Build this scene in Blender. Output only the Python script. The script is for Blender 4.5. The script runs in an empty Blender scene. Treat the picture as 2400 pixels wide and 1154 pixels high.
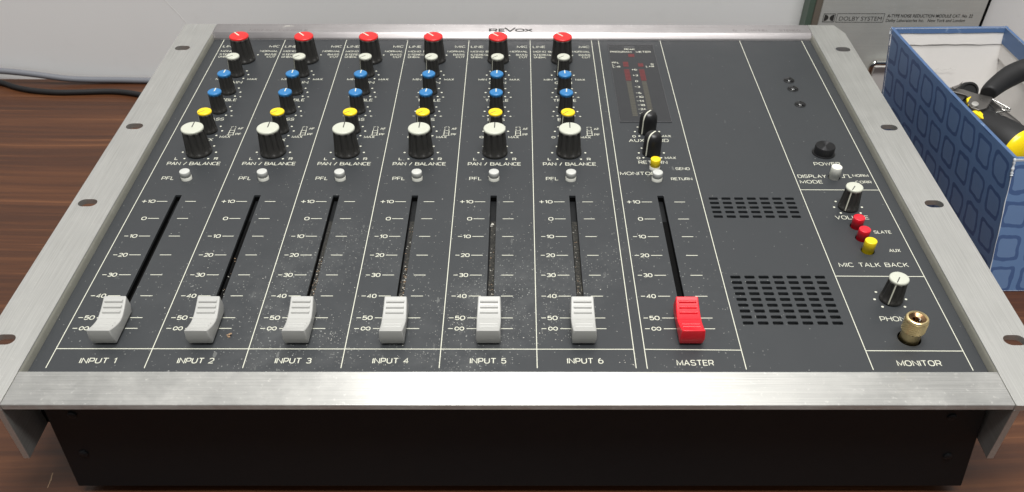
import bpy, math, random
from mathutils import Vector, Matrix
random.seed(7)
S = 0.001                       # everything below is written in millimetres
scene = bpy.context.scene
COL = scene.collection
PI = math.pi

# ------------------------------------------------------------------ camera
cam_d = bpy.data.cameras.new('camera')
cam = bpy.data.objects.new('camera', cam_d); COL.objects.link(cam)
cam.location = (206.54*S, -349.52*S, 269.30*S)
cam.rotation_mode = 'XYZ'
cam.rotation_euler = (0.7849529, -0.0033114, -0.0024809)
cam_d.sensor_fit = 'HORIZONTAL'; cam_d.sensor_width = 36.0
cam_d.lens = 2001.43*36/2400
cam_d.shift_x = -22.04/2400; cam_d.shift_y = 252.59/2400
cam_d.clip_start = 0.01; cam_d.clip_end = 50
cam_d.dof.use_dof = True; cam_d.dof.focus_distance = 0.44; cam_d.dof.aperture_fstop = 26
scene.camera = cam
# ------------------------------------------------------------------ world and lamps
w = bpy.data.worlds.new('World'); scene.world = w; w.use_nodes = True
bg = w.node_tree.nodes['Background']
bg.inputs[0].default_value = (0.95, 0.975, 1.0, 1); bg.inputs[1].default_value = 0.26
def area(name, loc, size, power, target=None, color=(1, .985, .96)):
    l = bpy.data.lights.new(name, 'AREA'); l.shape = 'RECTANGLE'; l.size = size[0]*S; l.size_y = size[1]*S
    l.energy = power; l.color = color
    o = bpy.data.objects.new(name, l); COL.objects.link(o); o.location = [c*S for c in loc]
    if target: o.rotation_euler = (Vector(target)-Vector(loc)).to_track_quat('-Z', 'Y').to_euler()
    return o
area('ceiling_lamp', (165, 130, 1500), (350, 170), 12.5)
area('room_lamp', (330, -500, 1700), (1100, 260), 32, (200, 200, 0))
vs = scene.view_settings
vs.view_transform = 'Standard'; vs.look = 'None'; vs.exposure = 0; vs.gamma = 1; vs.use_curve_mapping = False
scene.render.engine = 'CYCLES'

# ------------------------------------------------------------------ materials
def rgb(r, g, b):
    f = lambda c: (c/255/12.92) if c/255 <= .04045 else ((c/255+.055)/1.055)**2.4
    return (f(r), f(g), f(b), 1)
class NT:
    def __init__(s, name):
        s.m = bpy.data.materials.new(name); s.m.use_nodes = True; s.t = s.m.node_tree
        s.b = s.t.nodes['Principled BSDF']
    def n(s, typ, **kw):
        x = s.t.nodes.new(typ)
        for k, v in kw.items():
            if hasattr(x, k) and not k.startswith('i_'): setattr(x, k, v)
            else: x.inputs[int(k[2:]) if k[2:].isdigit() else k[2:]].default_value = v
        return x
    def l(s, a, b): s.t.links.new(a, b)
    def coord(s, scale=(1, 1, 1), kind='Object'):
        tc = s.n('ShaderNodeTexCoord'); mp = s.n('ShaderNodeMapping'); mp.inputs['Scale'].default_value = scale
        s.l(tc.outputs[kind], mp.inputs['Vector']); return mp.outputs[0]
    def noise(s, scale, vec, detail=4, rough=.5):
        x = s.n('ShaderNodeTexNoise'); x.inputs['Scale'].default_value = scale; x.inputs['Detail'].default_value = detail
        x.inputs['Roughness'].default_value = rough; s.l(vec, x.inputs['Vector']); return x.outputs['Fac']
    def ramp(s, fac, stops):
        x = s.n('ShaderNodeValToRGB'); e = x.color_ramp.elements
        while len(e) < len(stops): e.new(.5)
        for i, (p, c) in enumerate(stops):
            e[i].position = p; e[i].color = c if isinstance(c, tuple) else (c, c, c, 1)
        s.l(fac, x.inputs['Fac']); return x.outputs['Color']
    def math(s, op, a, b=None, c=None):
        x = s.n('ShaderNodeMath', operation=op)
        for i, v in enumerate((a, b, c)):
            if v is None: continue
            if isinstance(v, (int, float)): x.inputs[i].default_value = v
            else: s.l(v, x.inputs[i])
        return x.outputs[0]
    def mix(s, fac, a, b):
        x = s.n('ShaderNodeMix', data_type='RGBA')
        for sock, v in ((x.inputs[0], fac), (x.inputs[6], a), (x.inputs[7], b)):
            if isinstance(v, (int, float)): sock.default_value = v
            elif isinstance(v, tuple): sock.default_value = v
            else: s.l(v, sock)
        return x.outputs[2]
    def bump(s, h, strength=.2, dist=.0001):
        x = s.n('ShaderNodeBump'); x.inputs['Strength'].default_value = strength; x.inputs['Distance'].default_value = dist
        s.l(h, x.inputs['Height']); s.l(x.outputs[0], s.b.inputs['Normal'])
    def set(s, **k):
        for kk, v in k.items():
            sock = s.b.inputs[kk.replace('_', ' ')]
            if isinstance(v, (int, float, tuple)): sock.default_value = v
            else: s.l(v, sock)
        return s.m

def plastic(name, col, rough=.4, spot=.12, spec=.5):
    t = NT(name); v = t.coord()
    n = t.noise(300, v); c = t.mix(t.math('MULTIPLY', n, spot), col, (col[0]*.55, col[1]*.55, col[2]*.55, 1))
    t.bump(t.noise(2500, v, 2), .15, .00005)
    r = t.math('MULTIPLY_ADD', t.noise(120, v), .15, rough-.07)
    return t.set(Base_Color=c, Roughness=r, Specular_IOR_Level=spec)

def make_panel_mat():
    t = NT('charcoal_panel_paint'); v = t.coord()
    pos = t.n('ShaderNodeSeparateXYZ'); t.l(v, pos.inputs[0])
    # dirt zone: the well used fader area
    wobble = t.noise(14, v, 3)
    dx = t.math('ABSOLUTE', t.math('SUBTRACT', pos.outputs[0], .165))
    zx = t.ramp(t.math('MULTIPLY', dx, 5), [(0.25, 1.0), (0.95, 0.0)])
    zy = t.ramp(t.math('MULTIPLY_ADD', pos.outputs[1], 3, .5), [(0.35, 1.0), (.75, .12), (1, .05)])
    zone = t.math('MULTIPLY', t.math('MULTIPLY', zx, zy), t.ramp(wobble, [(.38, .05), (.62, 1.0)]))
    zone = t.math('ADD', t.math('POWER', zone, 1.5), .012)
    def specks(scale, dmax, frac, stretch=(1, 1, 1)):
        vv = t.coord(stretch)
        nz = t.n('ShaderNodeTexNoise'); nz.inputs['Scale'].default_value = scale*2.2; t.l(vv, nz.inputs['Vector'])
        vm = t.n('ShaderNodeVectorMath', operation='MULTIPLY_ADD'); t.l(nz.outputs['Color'], vm.inputs[0])
        vm.inputs[1].default_value = (.6/scale,)*3; t.l(vv, vm.inputs[2])
        vo = t.n('ShaderNodeTexVoronoi'); vo.inputs['Scale'].default_value = scale; t.l(vm.outputs[0], vo.inputs['Vector'])
        near = t.math('LESS_THAN', vo.outputs['Distance'], dmax)
        sep = t.n('ShaderNodeSeparateColor'); t.l(vo.outputs['Color'], sep.inputs[0])
        pick = t.math('LESS_THAN', sep.outputs[0], t.math('MULTIPLY', zone, frac))
        return t.math('MULTIPLY', t.math('MULTIPLY', near, pick), t.math('MULTIPLY_ADD', sep.outputs[1], .8, .2))
    sp = t.math('ADD', specks(900, .24, .62), specks(420, .14, .5))
    sp = t.math('ADD', sp, t.math('MULTIPLY', specks(260, .16, .5, (1, .3, 1)), .35))
    haze = t.math('MULTIPLY', t.math('MULTIPLY', zone, t.ramp(t.noise(60, v, 6, .7), [(.4, 0.0), (.75, 1.0)])), .16)
    base = t.mix(t.noise(9, v), rgb(47, 49, 52), rgb(52, 55, 57))
    c = t.mix(haze, base, rgb(150, 152, 150))
    c = t.mix(t.math('MINIMUM', t.math('MULTIPLY', sp, .5), 1.0), c, rgb(185, 186, 180))
    t.bump(t.noise(1600, v, 3), .25, .00005)
    r = t.math('MULTIPLY_ADD', t.noise(30, v, 5), .2, .36)
    return t.set(Base_Color=c, Roughness=r, Specular_IOR_Level=.42)
M = {}
M['panel'] = make_panel_mat()

def brushed(name, axis, col=(196, 194, 190), rough=.3, aniso=.75, dirt=.3, metallic=1.0):
    t = NT(name)
    sc = (22, 2600, 2600) if axis == 'x' else (2600, 22, 2600)
    v = t.coord(sc); v0 = t.coord()
    st = t.noise(1, v, 5, .65)
    st2 = t.noise(.3, v, 2)
    blot = t.ramp(t.noise(55, v0, 7, .7), [(.42, 0.0), (.7, 1.0)])
    spotn = t.ramp(t.noise(420, v0, 4, .75), [(.60, 0.0), (.68, 1.0)])
    base = t.mix(t.ramp(st, [(.3, 0.0), (.7, 1.0)]), rgb(*col), rgb(*[int(c*(.87 if metallic > .5 else .95)) for c in col]))
    c = t.mix(t.math('MULTIPLY', blot, dirt*.5), base, rgb(205, 203, 196))
    c = t.mix(t.math('MULTIPLY', spotn, dirt), c, rgb(232, 230, 224))
    tan = t.n('ShaderNodeCombineXYZ'); tan.inputs[0].default_value = 0.0 if axis == 'x' else 1.0; tan.inputs[1].default_value = 1.0 if axis == 'x' else 0.0
    r = t.math('MULTIPLY_ADD', st, .12, rough-.06)
    r = t.math('ADD', r, t.math('MULTIPLY', blot, dirt*.35))
    t.bump(t.math('ADD', st, st2), .25, .00004)
    met = t.math('SUBTRACT', metallic, t.math('MULTIPLY', t.math('MAXIMUM', blot, spotn), dirt*.55))
    t.l(tan.outputs[0], t.b.inputs['Tangent'])
    return t.set(Base_Color=c, Metallic=met, Roughness=r, Anisotropic=aniso)
M['alu_x'] = brushed('brushed_aluminium_along_strip', 'x', (208, 207, 203), .40, .96, .42, .74)
M['alu_x_clean'] = brushed('brushed_aluminium_back_strip', 'x', (176, 172, 172), .38, .9, .10, .85)
M['alu_y'] = brushed('brushed_aluminium_along_rail', 'y', (205, 205, 201), .38, .8, .12, .72)
M['lip'] = brushed('satin_inner_edge', 'y', (150, 149, 138), .5, .2, .15, .35)
M['plate'] = brushed('satin_steel_plate', 'x', (196, 197, 192), .5, .3, .1, .3)
M['print'] = plastic('ivory_screen_print', rgb(206, 206, 190), .55, .1, .3)
M['ink'] = plastic('dark_printed_ink', rgb(52, 52, 50), .5, .05)
M['ink_faint'] = plastic('faint_engraved_print', rgb(118, 112, 112), .5, .05)
M['black_case'] = plastic('black_painted_steel', rgb(19, 21, 23), .5, .3, .3)
M['void'] = plastic('matt_black_interior', rgb(9, 9, 9), .8, .05, .1)
M['knob'] = plastic('black_knob_plastic', rgb(48, 47, 45), .46, .1, .45)
M['gloss_black'] = plastic('satin_black_plastic', rgb(22, 22, 23), .40, .05, .5)
M['led_black'] = plastic('smoked_lens', rgb(10, 11, 12), .07, .0, .6)
M['cap_white'] = plastic('ivory_cap_plastic', rgb(190, 192, 178), .38, .08)
M['cap_red'] = plastic('red_cap_plastic', rgb(205, 34, 34), .36, .06)
M['cap_blue'] = plastic('blue_cap_plastic', rgb(42, 114, 170), .36, .06)
M['cap_yellow'] = plastic('yellow_cap_plastic', rgb(238, 204, 22), .36, .06)
M['clear_skirt'] = plastic('translucent_cap_skirt', rgb(150, 146, 140), .3, .1)
M['fader_white'] = plastic('white_fader_plastic', rgb(174, 174, 170), .38, .05)
M['fader_red'] = plastic('red_fader_plastic', rgb(218, 22, 38), .30, .05)
M['button_grey'] = plastic('grey_button_plastic', rgb(190, 191, 186), .4, .08)
M['button_white'] = plastic('white_button_plastic', rgb(222, 222, 212), .38, .06)
M['button_red'] = plastic('red_button_plastic', rgb(212, 26, 44), .32, .05)
M['button_yellow'] = plastic('yellow_button_plastic', rgb(236, 206, 20), .34, .05)
M['meter'] = plastic('smoked_meter_window', rgb(46, 47, 49), .3, .05, .3)
M['meter_edge'] = plastic('meter_window_edge', rgb(70, 70, 72), .35, .05)
M['led_red'] = plastic('unlit_red_segment', rgb(92, 30, 32), .3, .25)
M['led_olive'] = plastic('unlit_olive_segment', rgb(70, 68, 60), .3, .2)
M['rubber'] = plastic('black_rubber', rgb(30, 30, 31), .55, .2, .35)
M['cable_grey'] = plastic('grey_cable_sheath', rgb(112, 114, 120), .45, .1)
M['tool_yellow'] = plastic('yellow_tool_plastic', rgb(242, 210, 12), .28, .05)
M['scribble'] = plastic('faint_pencil', rgb(182, 180, 176), .7, .1)

def metal(name, col, rough, bump=0):
    t = NT(name); v = t.coord()
    r = t.math('MULTIPLY_ADD', t.noise(200, v), .15, rough)
    if bump: t.bump(t.noise(1500, v), .2, bump)
    return t.set(Base_Color=col, Metallic=1.0, Roughness=r)
M['gold'] = metal('gold_plating', (1.0, .80, .42, 1), .22)
M['gold_dark'] = metal('dark_gold_recess', (.22, .13, .07, 1), .2)  # darker brown metal for the inside of the adapter's socket
M['steel_dark'] = metal('dark_tool_steel', (.2, .19, .18, 1), .38)
M['steel'] = metal('bright_steel', (.62, .61, .58, 1), .16)
M['chrome'] = metal('worn_nickel', (.66, .66, .62, 1), .14)

def power_mat():
    t = NT('spun_black_metal'); v = t.coord()
    pos = t.n('ShaderNodeSeparateXYZ'); t.l(v, pos.inputs[0])
    r = t.math('POWER', t.math('ADD', t.math('MULTIPLY', pos.outputs[0], pos.outputs[0]), t.math('MULTIPLY', pos.outputs[1], pos.outputs[1])), .5)
    ringv = t.n('ShaderNodeCombineXYZ'); t.l(t.math('MULTIPLY', r, 9000), ringv.inputs[0])
    g = t.noise(1, ringv.outputs[0], 2)
    tan = t.n('ShaderNodeTangent', direction_type='RADIAL', axis='Z')
    t.l(tan.outputs[0], t.b.inputs['Tangent'])
    c = t.mix(g, rgb(46, 46, 48), rgb(84, 84, 86))
    return t.set(Base_Color=c, Metallic=1.0, Roughness=.30, Anisotropic=.97, Anisotropic_Rotation=.25)
M['spun'] = power_mat()

def wood_mat():
    t = NT('walnut_veneer'); v0 = t.coord()
    warp = t.n('ShaderNodeTexNoise'); warp.inputs['Scale'].default_value = 3; t.l(v0, warp.inputs['Vector'])
    vm = t.n('ShaderNodeVectorMath', operation='MULTIPLY_ADD'); t.l(warp.outputs['Color'], vm.inputs[0]); vm.inputs[1].default_value = (0.0, .02, 0); t.l(v0, vm.inputs[2])
    def mapped(sc):
        m = t.n('ShaderNodeMapping'); m.inputs['Scale'].default_value = sc; t.l(vm.outputs[0], m.inputs['Vector']); return m.outputs[0]
    broad = t.noise(1, mapped((1.3, 42, 1)), 4, .6)
    fine = t.noise(1, mapped((5, 210, 1)), 5, .6)
    hair = t.noise(1, mapped((14, 900, 1)), 3, .6)
    pores = t.ramp(t.noise(1, mapped((60, 1900, 1)), 2), [(.62, 0.0), (.7, 1.0)])
    k = t.math('ADD', t.math('MULTIPLY', broad, .5), t.math('MULTIPLY', fine, .5))
    c = t.ramp(k, [(.28, rgb(42, 25, 15)), (.43, rgb(60, 35, 19)), (.51, rgb(76, 45, 24)), (.58, rgb(88, 54, 30)), (.74, rgb(104, 67, 40))])
    line = t.ramp(fine, [(.60, 0.0), (.66, 1.0)])
    c = t.mix(t.math('MULTIPLY', line, .3), c, rgb(134, 90, 58))
    dark = t.ramp(t.noise(1, mapped((3, 330, 1)), 3), [(.32, 1.0), (.42, 0.0)])
    c = t.mix(t.math('MULTIPLY', dark, .45), c, rgb(56, 30, 20))
    c = t.mix(t.math('MULTIPLY', hair, .45), c, rgb(80, 44, 27))
    c = t.mix(t.math('MULTIPLY', pores, .3), c, rgb(48, 27, 18))
    t.bump(t.math('ADD', hair, fine), .15, .0001)
    r = t.math('MULTIPLY_ADD', fine, .2, .33)
    return t.set(Base_Color=c, Roughness=r, Specular_IOR_Level=.4)
M['wood'] = wood_mat()
def wall_mat():
    t = NT('white_wall_paint'); v = t.coord()
    c = t.mix(t.noise(6, v, 6), rgb(228, 228, 227), rgb(238, 239, 238))
    c = t.mix(t.math('MULTIPLY', t.ramp(t.noise(40, v, 5), [(.6, 0.0), (.8, 1.0)]), .12), c, rgb(190, 188, 184))
    t.bump(t.noise(700, v, 4), .15, .0001)
    return t.set(Base_Color=c, Roughness=.6)
M['wall'] = wall_mat()
def paper(name, col):
    t = NT(name); v = t.coord()
    c = t.mix(t.noise(45, v, 5), col, (col[0]*.88, col[1]*.88, col[2]*.87, 1))
    t.bump(t.noise(25, v, 4), .25, .002)
    return t.set(Base_Color=c, Roughness=.7)
M['lining'] = paper('white_paper_lining', rgb(216, 213, 210))
def box_mat(name='blue_patterned_paper', nu=9.0, nv=4.0):
    """blue paper printed with hand-drawn rounded squares in a darker blue"""
    t = NT(name)
    tc = t.n('ShaderNodeTexCoord'); v = tc.outputs['UV']; vo = t.coord()
    nz = t.n('ShaderNodeTexNoise'); nz.inputs['Scale'].default_value = 5; nz.inputs['Detail'].default_value = 2
    mp = t.n('ShaderNodeMapping'); mp.inputs['Scale'].default_value = (nu, nv, 1); t.l(v, mp.inputs['Vector'])
    t.l(mp.outputs[0], nz.inputs['Vector']); nz.inputs['Scale'].default_value = 1.7
    vm = t.n('ShaderNodeVectorMath', operation='MULTIPLY_ADD'); t.l(nz.outputs['Color'], vm.inputs[0]); vm.inputs[1].default_value = (.22, .22, 0); t.l(mp.outputs[0], vm.inputs[2])
    sp = t.n('ShaderNodeSeparateXYZ'); t.l(vm.outputs[0], sp.inputs[0])
    ax = t.math('ABSOLUTE', t.math('SUBTRACT', t.math('FRACT', sp.outputs[0]), .5))
    ay = t.math('ABSOLUTE', t.math('SUBTRACT', t.math('FRACT', sp.outputs[1]), .5))
    d = t.math('POWER', t.math('ADD', t.math('POWER', ax, 6.0), t.math('POWER', ay, 6.0)), 1/6)
    ring = t.math('MULTIPLY', t.math('GREATER_THAN', d, .30), t.math('LESS_THAN', d, .405))
    inner = t.math('LESS_THAN', d, .30)
    blue = t.mix(t.noise(70, vo, 5), rgb(98, 126, 166), rgb(90, 118, 158))
    c = t.mix(t.math('MULTIPLY', inner, .25), blue, rgb(106, 126, 158))
    c = t.mix(ring, c, rgb(66, 90, 132))
    wear = t.ramp(t.noise(180, vo, 6, .75), [(.69, 0.0), (.74, 1.0)])
    c = t.mix(t.math('MULTIPLY', wear, .35), c, rgb(150, 168, 195))
    t.bump(t.noise(30, vo, 4), .2, .001)
    return t.set(Base_Color=c, Roughness=.42)
M['box_side'] = box_mat('blue_patterned_paper', 9.0, 4.0)
M['box_front'] = box_mat('blue_patterned_paper_end', 4.0, 4.0)
t_ = NT('plain_blue_paper'); v_ = t_.coord()
M['box_plain'] = t_.set(Base_Color=t_.mix(t_.ramp(t_.noise(160, v_, 6, .7), [(.6, 0.0), (.75, 1.0)]), rgb(72, 98, 136), rgb(140, 160, 186)), Roughness=.42)
M['paper_wear'] = paper('scuffed_paper_edge', rgb(214, 220, 226))
def dust_track():
    t = NT('dusty_fader_track'); v = t.coord()
    pos = t.n('ShaderNodeSeparateXYZ'); t.l(v, pos.inputs[0])
    low = t.ramp(t.math('MULTIPLY_ADD', pos.outputs[1], 8, .5), [(0.1, 1.0), (.3, .45), (.75, 0.1)])
    n = t.noise(900, v, 5, .75)
    sp = t.ramp(t.math('ADD', n, t.math('MULTIPLY', low, .08)), [(.64, 0.0), (.70, 1.0)])
    c = t.mix(t.ramp(n, [(.35, 0.0), (.7, 1.0)]), rgb(14, 14, 13), rgb(58, 57, 52))
    c = t.mix(t.math('MULTIPLY', sp, low), c, rgb(190, 180, 158))
    t.bump(n, .6, .0006)
    return t.set(Base_Color=c, Roughness=.8)
M['dust_track'] = dust_track()
M['dust'] = plastic('pale_dust', rgb(205, 202, 192), .8, .3)
M['crumb'] = plastic('tan_crumb', rgb(168, 140, 112), .8, .4)
M['green_edge'] = plastic('dark_green_board_edge', rgb(82, 98, 86), .5, .2)
M['brown_edge'] = plastic('brown_grey_board_edge', rgb(112, 104, 94), .5, .2)

# ------------------------------------------------------------------ mesh helpers
class MB:
    def __init__(s): s.v = []; s.f = []; s.m = []; s.uv = {}
    def add(s, vs, fs, mi=0):
        o = len(s.v); s.v += [tuple(x) for x in vs]
        for f in fs: s.f.append([i+o for i in f]); s.m.append(mi)
        return s
    def box(s, x0, x1, y0, y1, z0, z1, mi=0):
        return s.add([(x0,y0,z0),(x1,y0,z0),(x1,y1,z0),(x0,y1,z0),(x0,y0,z1),(x1,y0,z1),(x1,y1,z1),(x0,y1,z1)],
                     [(0,3,2,1),(4,5,6,7),(0,1,5,4),(1,2,6,5),(2,3,7,6),(3,0,4,7)], mi)
    def lathe(s, prof, c=(0,0,0), n=48, lobes=0, mi=0, cap=True):
        """prof: (r, z, flute_depth)"""
        vs = []; fs = []
        for p in prof:
            r, z = p[0], p[1]; d = p[2] if len(p) > 2 else 0
            for i in range(n):
                a = 2*PI*i/n; rr = r
                if d and lobes: rr = r - d*(0.5+0.5*math.cos(lobes*a))**2.2
                vs.append((c[0]+rr*math.cos(a), c[1]+rr*math.sin(a), c[2]+z))
        for j in range(len(prof)-1):
            for i in range(n):
                k = (i+1) % n; fs.append((j*n+i, j*n+k, (j+1)*n+k, (j+1)*n+i))
        if cap:
            fs.append(tuple(reversed(range(n)))); b = (len(prof)-1)*n; fs.append(tuple(range(b, b+n)))
        return s.add(vs, fs, mi)
    def tube(s, pts, r, n=12, mi=0, caps=True):
        pts = [Vector(p) for p in pts]; rs = r if isinstance(r, (list, tuple)) else [r]*len(pts)
        vs = []; fs = []; up = Vector((0, 0, 1)); prev = None
        for i, p in enumerate(pts):
            d = (pts[min(i+1, len(pts)-1)]-pts[max(i-1, 0)]).normalized()
            if prev is None: a = d.cross(up if abs(d.z) < .9 else Vector((1, 0, 0))).normalized()
            else: a = (prev - d*prev.dot(d)).normalized()
            prev = a; b = d.cross(a)
            for k in range(n):
                t = 2*PI*k/n; vs.append(p+(a*math.cos(t)+b*math.sin(t))*rs[i])
        for i in range(len(pts)-1):
            for k in range(n):
                q = (k+1) % n; fs.append((i*n+k, i*n+q, (i+1)*n+q, (i+1)*n+k))
        if caps:
            fs.append(tuple(reversed(range(n)))); b = (len(pts)-1)*n; fs.append(tuple(range(b, b+n)))
        return s.add(vs, fs, mi)
    def ribbon(s, pts, wd, z, closed=False):
        pts = [Vector((p[0], p[1])) for p in pts]
        q = [pts[0]]
        for p in pts[1:]:
            if (p-q[-1]).length > 1e-4: q.append(p)
        if closed and (q[0]-q[-1]).length < 1e-4: q.pop()
        n = len(q); L = []; R = []
        for i in range(n):
            a = q[i-1] if (i > 0 or closed) else None; b = q[(i+1) % n] if (i < n-1 or closed) else None
            d1 = (q[i]-a).normalized() if a is not None else None; d2 = (b-q[i]).normalized() if b is not None else None
            if d1 is None: d1 = d2
            if d2 is None: d2 = d1
            t = d1+d2
            t = d1 if t.length < 1e-3 else t.normalized()
            nn = Vector((-t.y, t.x)); n1 = Vector((-d1.y, d1.x)); k = min(1/max(nn.dot(n1), .35), 1.9)
            L.append(q[i]+nn*(wd/2*k)); R.append(q[i]-nn*(wd/2*k))
        vs = [(p.x, p.y, z) for p in L]+[(p.x, p.y, z) for p in R]; fs = []
        for i in range(n if closed else n-1):
            j = (i+1) % n; fs.append((n+i, n+j, j, i))
        return s.add(vs, fs)
    def build(s, name, mats, parent=None, smooth=40, loc=(0, 0, 0), rot=None, bevel=0, bseg=2, kind=None, label=None):
        me = bpy.data.meshes.new(name); me.from_pydata([(x*S, y*S, z*S) for x, y, z in s.v], [], s.f); me.update()
        for m in (mats if isinstance(mats, (list, tuple)) else [mats]): me.materials.append(M[m])
        me.polygons.foreach_set('material_index', s.m)
        if smooth:
            me.polygons.foreach_set('use_smooth', [True]*len(me.polygons)); me.set_sharp_from_angle(angle=math.radians(smooth))
        o = bpy.data.objects.new(name, me); COL.objects.link(o); o.location = [c*S for c in loc]
        if rot: o.rotation_euler = rot
        if parent is not None: o.parent = parent
        if bevel:
            b = o.modifiers.new('bevel', 'BEVEL'); b.width = bevel*S; b.segments = bseg; b.limit_method = 'ANGLE'; b.angle_limit = math.radians(35)
        if kind: o['kind'] = kind
        if label: o['label'] = label
        return o
def empty(name, loc, label, cat, group=None):
    o = bpy.data.objects.new(name, None); COL.objects.link(o); o.location = [c*S for c in loc]; o.empty_display_size = .02
    o['label'] = label; o['category'] = cat
    if group: o['group'] = group
    return o
def copy_tree(o, parent, loc=None, label=None):
    c = o.copy(); COL.objects.link(c); c.parent = parent
    if loc is not None: c.location = [q*S for q in loc]
    if label: c['label'] = label
    for ch in o.children: copy_tree(ch, c)
    return c

# ------------------------------------------------------------------ stroke lettering (wide, single line weight)
def arc(cx, cy, rx, ry, a0, a1, n=10, e=2.5):
    out = []
    for i in range(n+1):
        a = math.radians(a0+(a1-a0)*i/n); c, s_ = math.cos(a), math.sin(a)
        out.append((cx+rx*math.copysign(abs(c)**(2/e), c), cy+ry*math.copysign(abs(s_)**(2/e), s_)))
    return out
def G(ch):
    """width, [strokes]; a stroke is (points, closed)"""
    o = lambda *p: (list(p), False)
    if ch == 'A': return 1.2, [o((0, 0), (.6, 1), (1.2, 0)), o((.24, .34), (.96, .34))]
    if ch == 'B': return 1.1, [([(0, 0), (0, 1), (.8, 1)]+arc(.78, .76, .27, .24, 90, -90, 6)+[(.78, .52)], False), o((0, .52), (.8, .52)), (arc(.8, .26, .3, .26, 90, -90, 8)+[(0, 0)], False)]
    if ch == 'C': return 1.15, [(arc(.6, .5, .6, .5, 42, 318, 20), False)]
    if ch == 'D': return 1.15, [([(0, 0), (0, 1), (.6, 1)]+arc(.6, .5, .55, .5, 90, -90, 12)+[(0, 0)], False)]
    if ch == 'E': return .95, [o((.95, 1), (0, 1), (0, 0), (.95, 0)), o((0, .52), (.85, .52))]
    if ch == 'F': return .9, [o((.9, 1), (0, 1), (0, 0)), o((0, .5), (.8, .5))]
    if ch == 'G': return 1.15, [(arc(.6, .5, .6, .5, 42, 340, 20)+[(1.15, .45), (.65, .45)], False)]
    if ch == 'H': return 1.1, [o((0, 0), (0, 1)), o((1.1, 0), (1.1, 1)), o((0, .52), (1.1, .52))]
    if ch == 'I': return .0, [o((0, 0), (0, 1))]
    if ch == 'K': return 1.05, [o((0, 0), (0, 1)), o((1.0, 1), (.1, .42)), o((.4, .6), (1.05, 0))]
    if ch == 'L': return .85, [o((0, 1), (0, 0), (.85, 0))]
    if ch == 'M': return 1.35, [o((0, 0), (0, 1), (.68, .12), (1.35, 1), (1.35, 0))]
    if ch == 'N': return 1.15, [o((0, 0), (0, 1), (1.15, 0), (1.15, 1))]
    if ch == 'O': return 1.25, [(arc(.625, .5, .625, .5, 0, 360, 26), True)]
    if ch == 'P': return 1.0, [([(0, 0), (0, 1), (.7, 1)]+arc(.7, .7, .3, .3, 90, -90, 8)+[(0, .4)], False)]
    if ch == 'R': return 1.05, [([(0, 0), (0, 1), (.74, 1)]+arc(.74, .71, .3, .29, 90, -90, 8)+[(0, .42)], False), o((.68, .42), (1.05, 0))]
    if ch == 'S': return 1.1, [(arc(.55, .75, .52, .25, 20, 180, 8)+arc(.5, .74, .47, .24, 190, 262, 3)+arc(.6, .26, .48, .24, 82, -8, 4)+arc(.55, .25, .54, .25, -10, -165, 8), False)]
    if ch == 'T': return 1.1, [o((0, 1), (1.1, 1)), o((.55, 1), (.55, 0))]
    if ch == 'U': return 1.1, [([(0, 1), (0, .45)]+arc(.55, .42, .55, .42, 180, 360, 12)+[(1.1, 1)], False)]
    if ch == 'V': return 1.15, [o((0, 1), (.575, 0), (1.15, 1))]
    if ch == 'W': return 1.6, [o((0, 1), (.4, 0), (.8, .9), (1.2, 0), (1.6, 1))]
    if ch == 'X': return 1.1, [o((0, 0), (1.1, 1)), o((0, 1), (1.1, 0))]
    if ch == 'Y': return 1.1, [o((0, 1), (.55, .45), (1.1, 1)), o((.55, .45), (.55, 0))]
    if ch == '0': return 1.1, [(arc(.55, .5, .55, .5, 0, 360, 24), True)]
    if ch == '1': return .4, [o((0, .78), (.36, 1), (.36, 0))]
    if ch == '2': return 1.0, [(arc(.5, .7, .48, .3, 165, -20, 10)+[(0.02, .0), (1.0, 0)], False)]
    if ch == '3': return 1.0, [(arc(.48, .75, .46, .25, 160, -90, 10)+[(.35, .5)], False), (arc(.5, .26, .5, .26, 90, -160, 12), False)]
    if ch == '4': return 1.1, [o((.8, 0), (.8, 1), (0, .28), (1.1, .28))]
    if ch == '5': return 1.0, [([(.92, 1), (.14, 1), (.06, .52)]+arc(.5, .32, .5, .32, 110, -160, 12), False)]
    if ch == '6': return 1.05, [(arc(.52, .32, .5, .32, 0, 360, 18), True), (arc(.62, .36, .6, .64, 95, 180, 8), False)]
    if ch == '8': return 1.05, [(arc(.52, .76, .42, .24, 0, 360, 16), True), (arc(.52, .27, .52, .27, 0, 360, 18), True)]
    if ch == '-': return .8, [o((0, .5), (.8, .5))]
    if ch == '+': return .9, [o((0, .5), (.9, .5)), o((.45, .08), (.45, .92))]
    if ch == '/': return .7, [o((0, -.02), (.7, 1.02))]
    if ch == '~':   # infinity
        pts = [(.85+.85*math.cos(a)/(1+math.sin(a)**2)*1.0, .5+1.25*math.sin(a)*math.cos(a)/(1+math.sin(a)**2)) for a in [2*PI*i/30 for i in range(30)]]
        return 1.7, [(pts, True)]
    if ch == ' ': return .55, []
    return .5, []
def letters(mb, s, x0, x1, y, h, wd=.36, z=.03, gap=.34):
    """write s on the panel between x0 and x1 (stroke edge to edge), baseline y, cap height h"""
    tot = 0; items = []
    for i, ch in enumerate(s):
        wch, st = G(ch)
        if i: tot += gap
        items.append((tot, st)); tot += wch
    k = (x1-x0-wd)/max(tot, .01)
    if s in 'I': k = h
    n = 0
    for off, st in items:
        for pts, closed in st:
            P = [(x0+wd/2+(off+px)*k, y+wd/2+py*(h-wd)) for px, py in pts]
            mb.ribbon(P, wd, z+.006*(n % 4), closed); n += 1
    return mb

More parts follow.
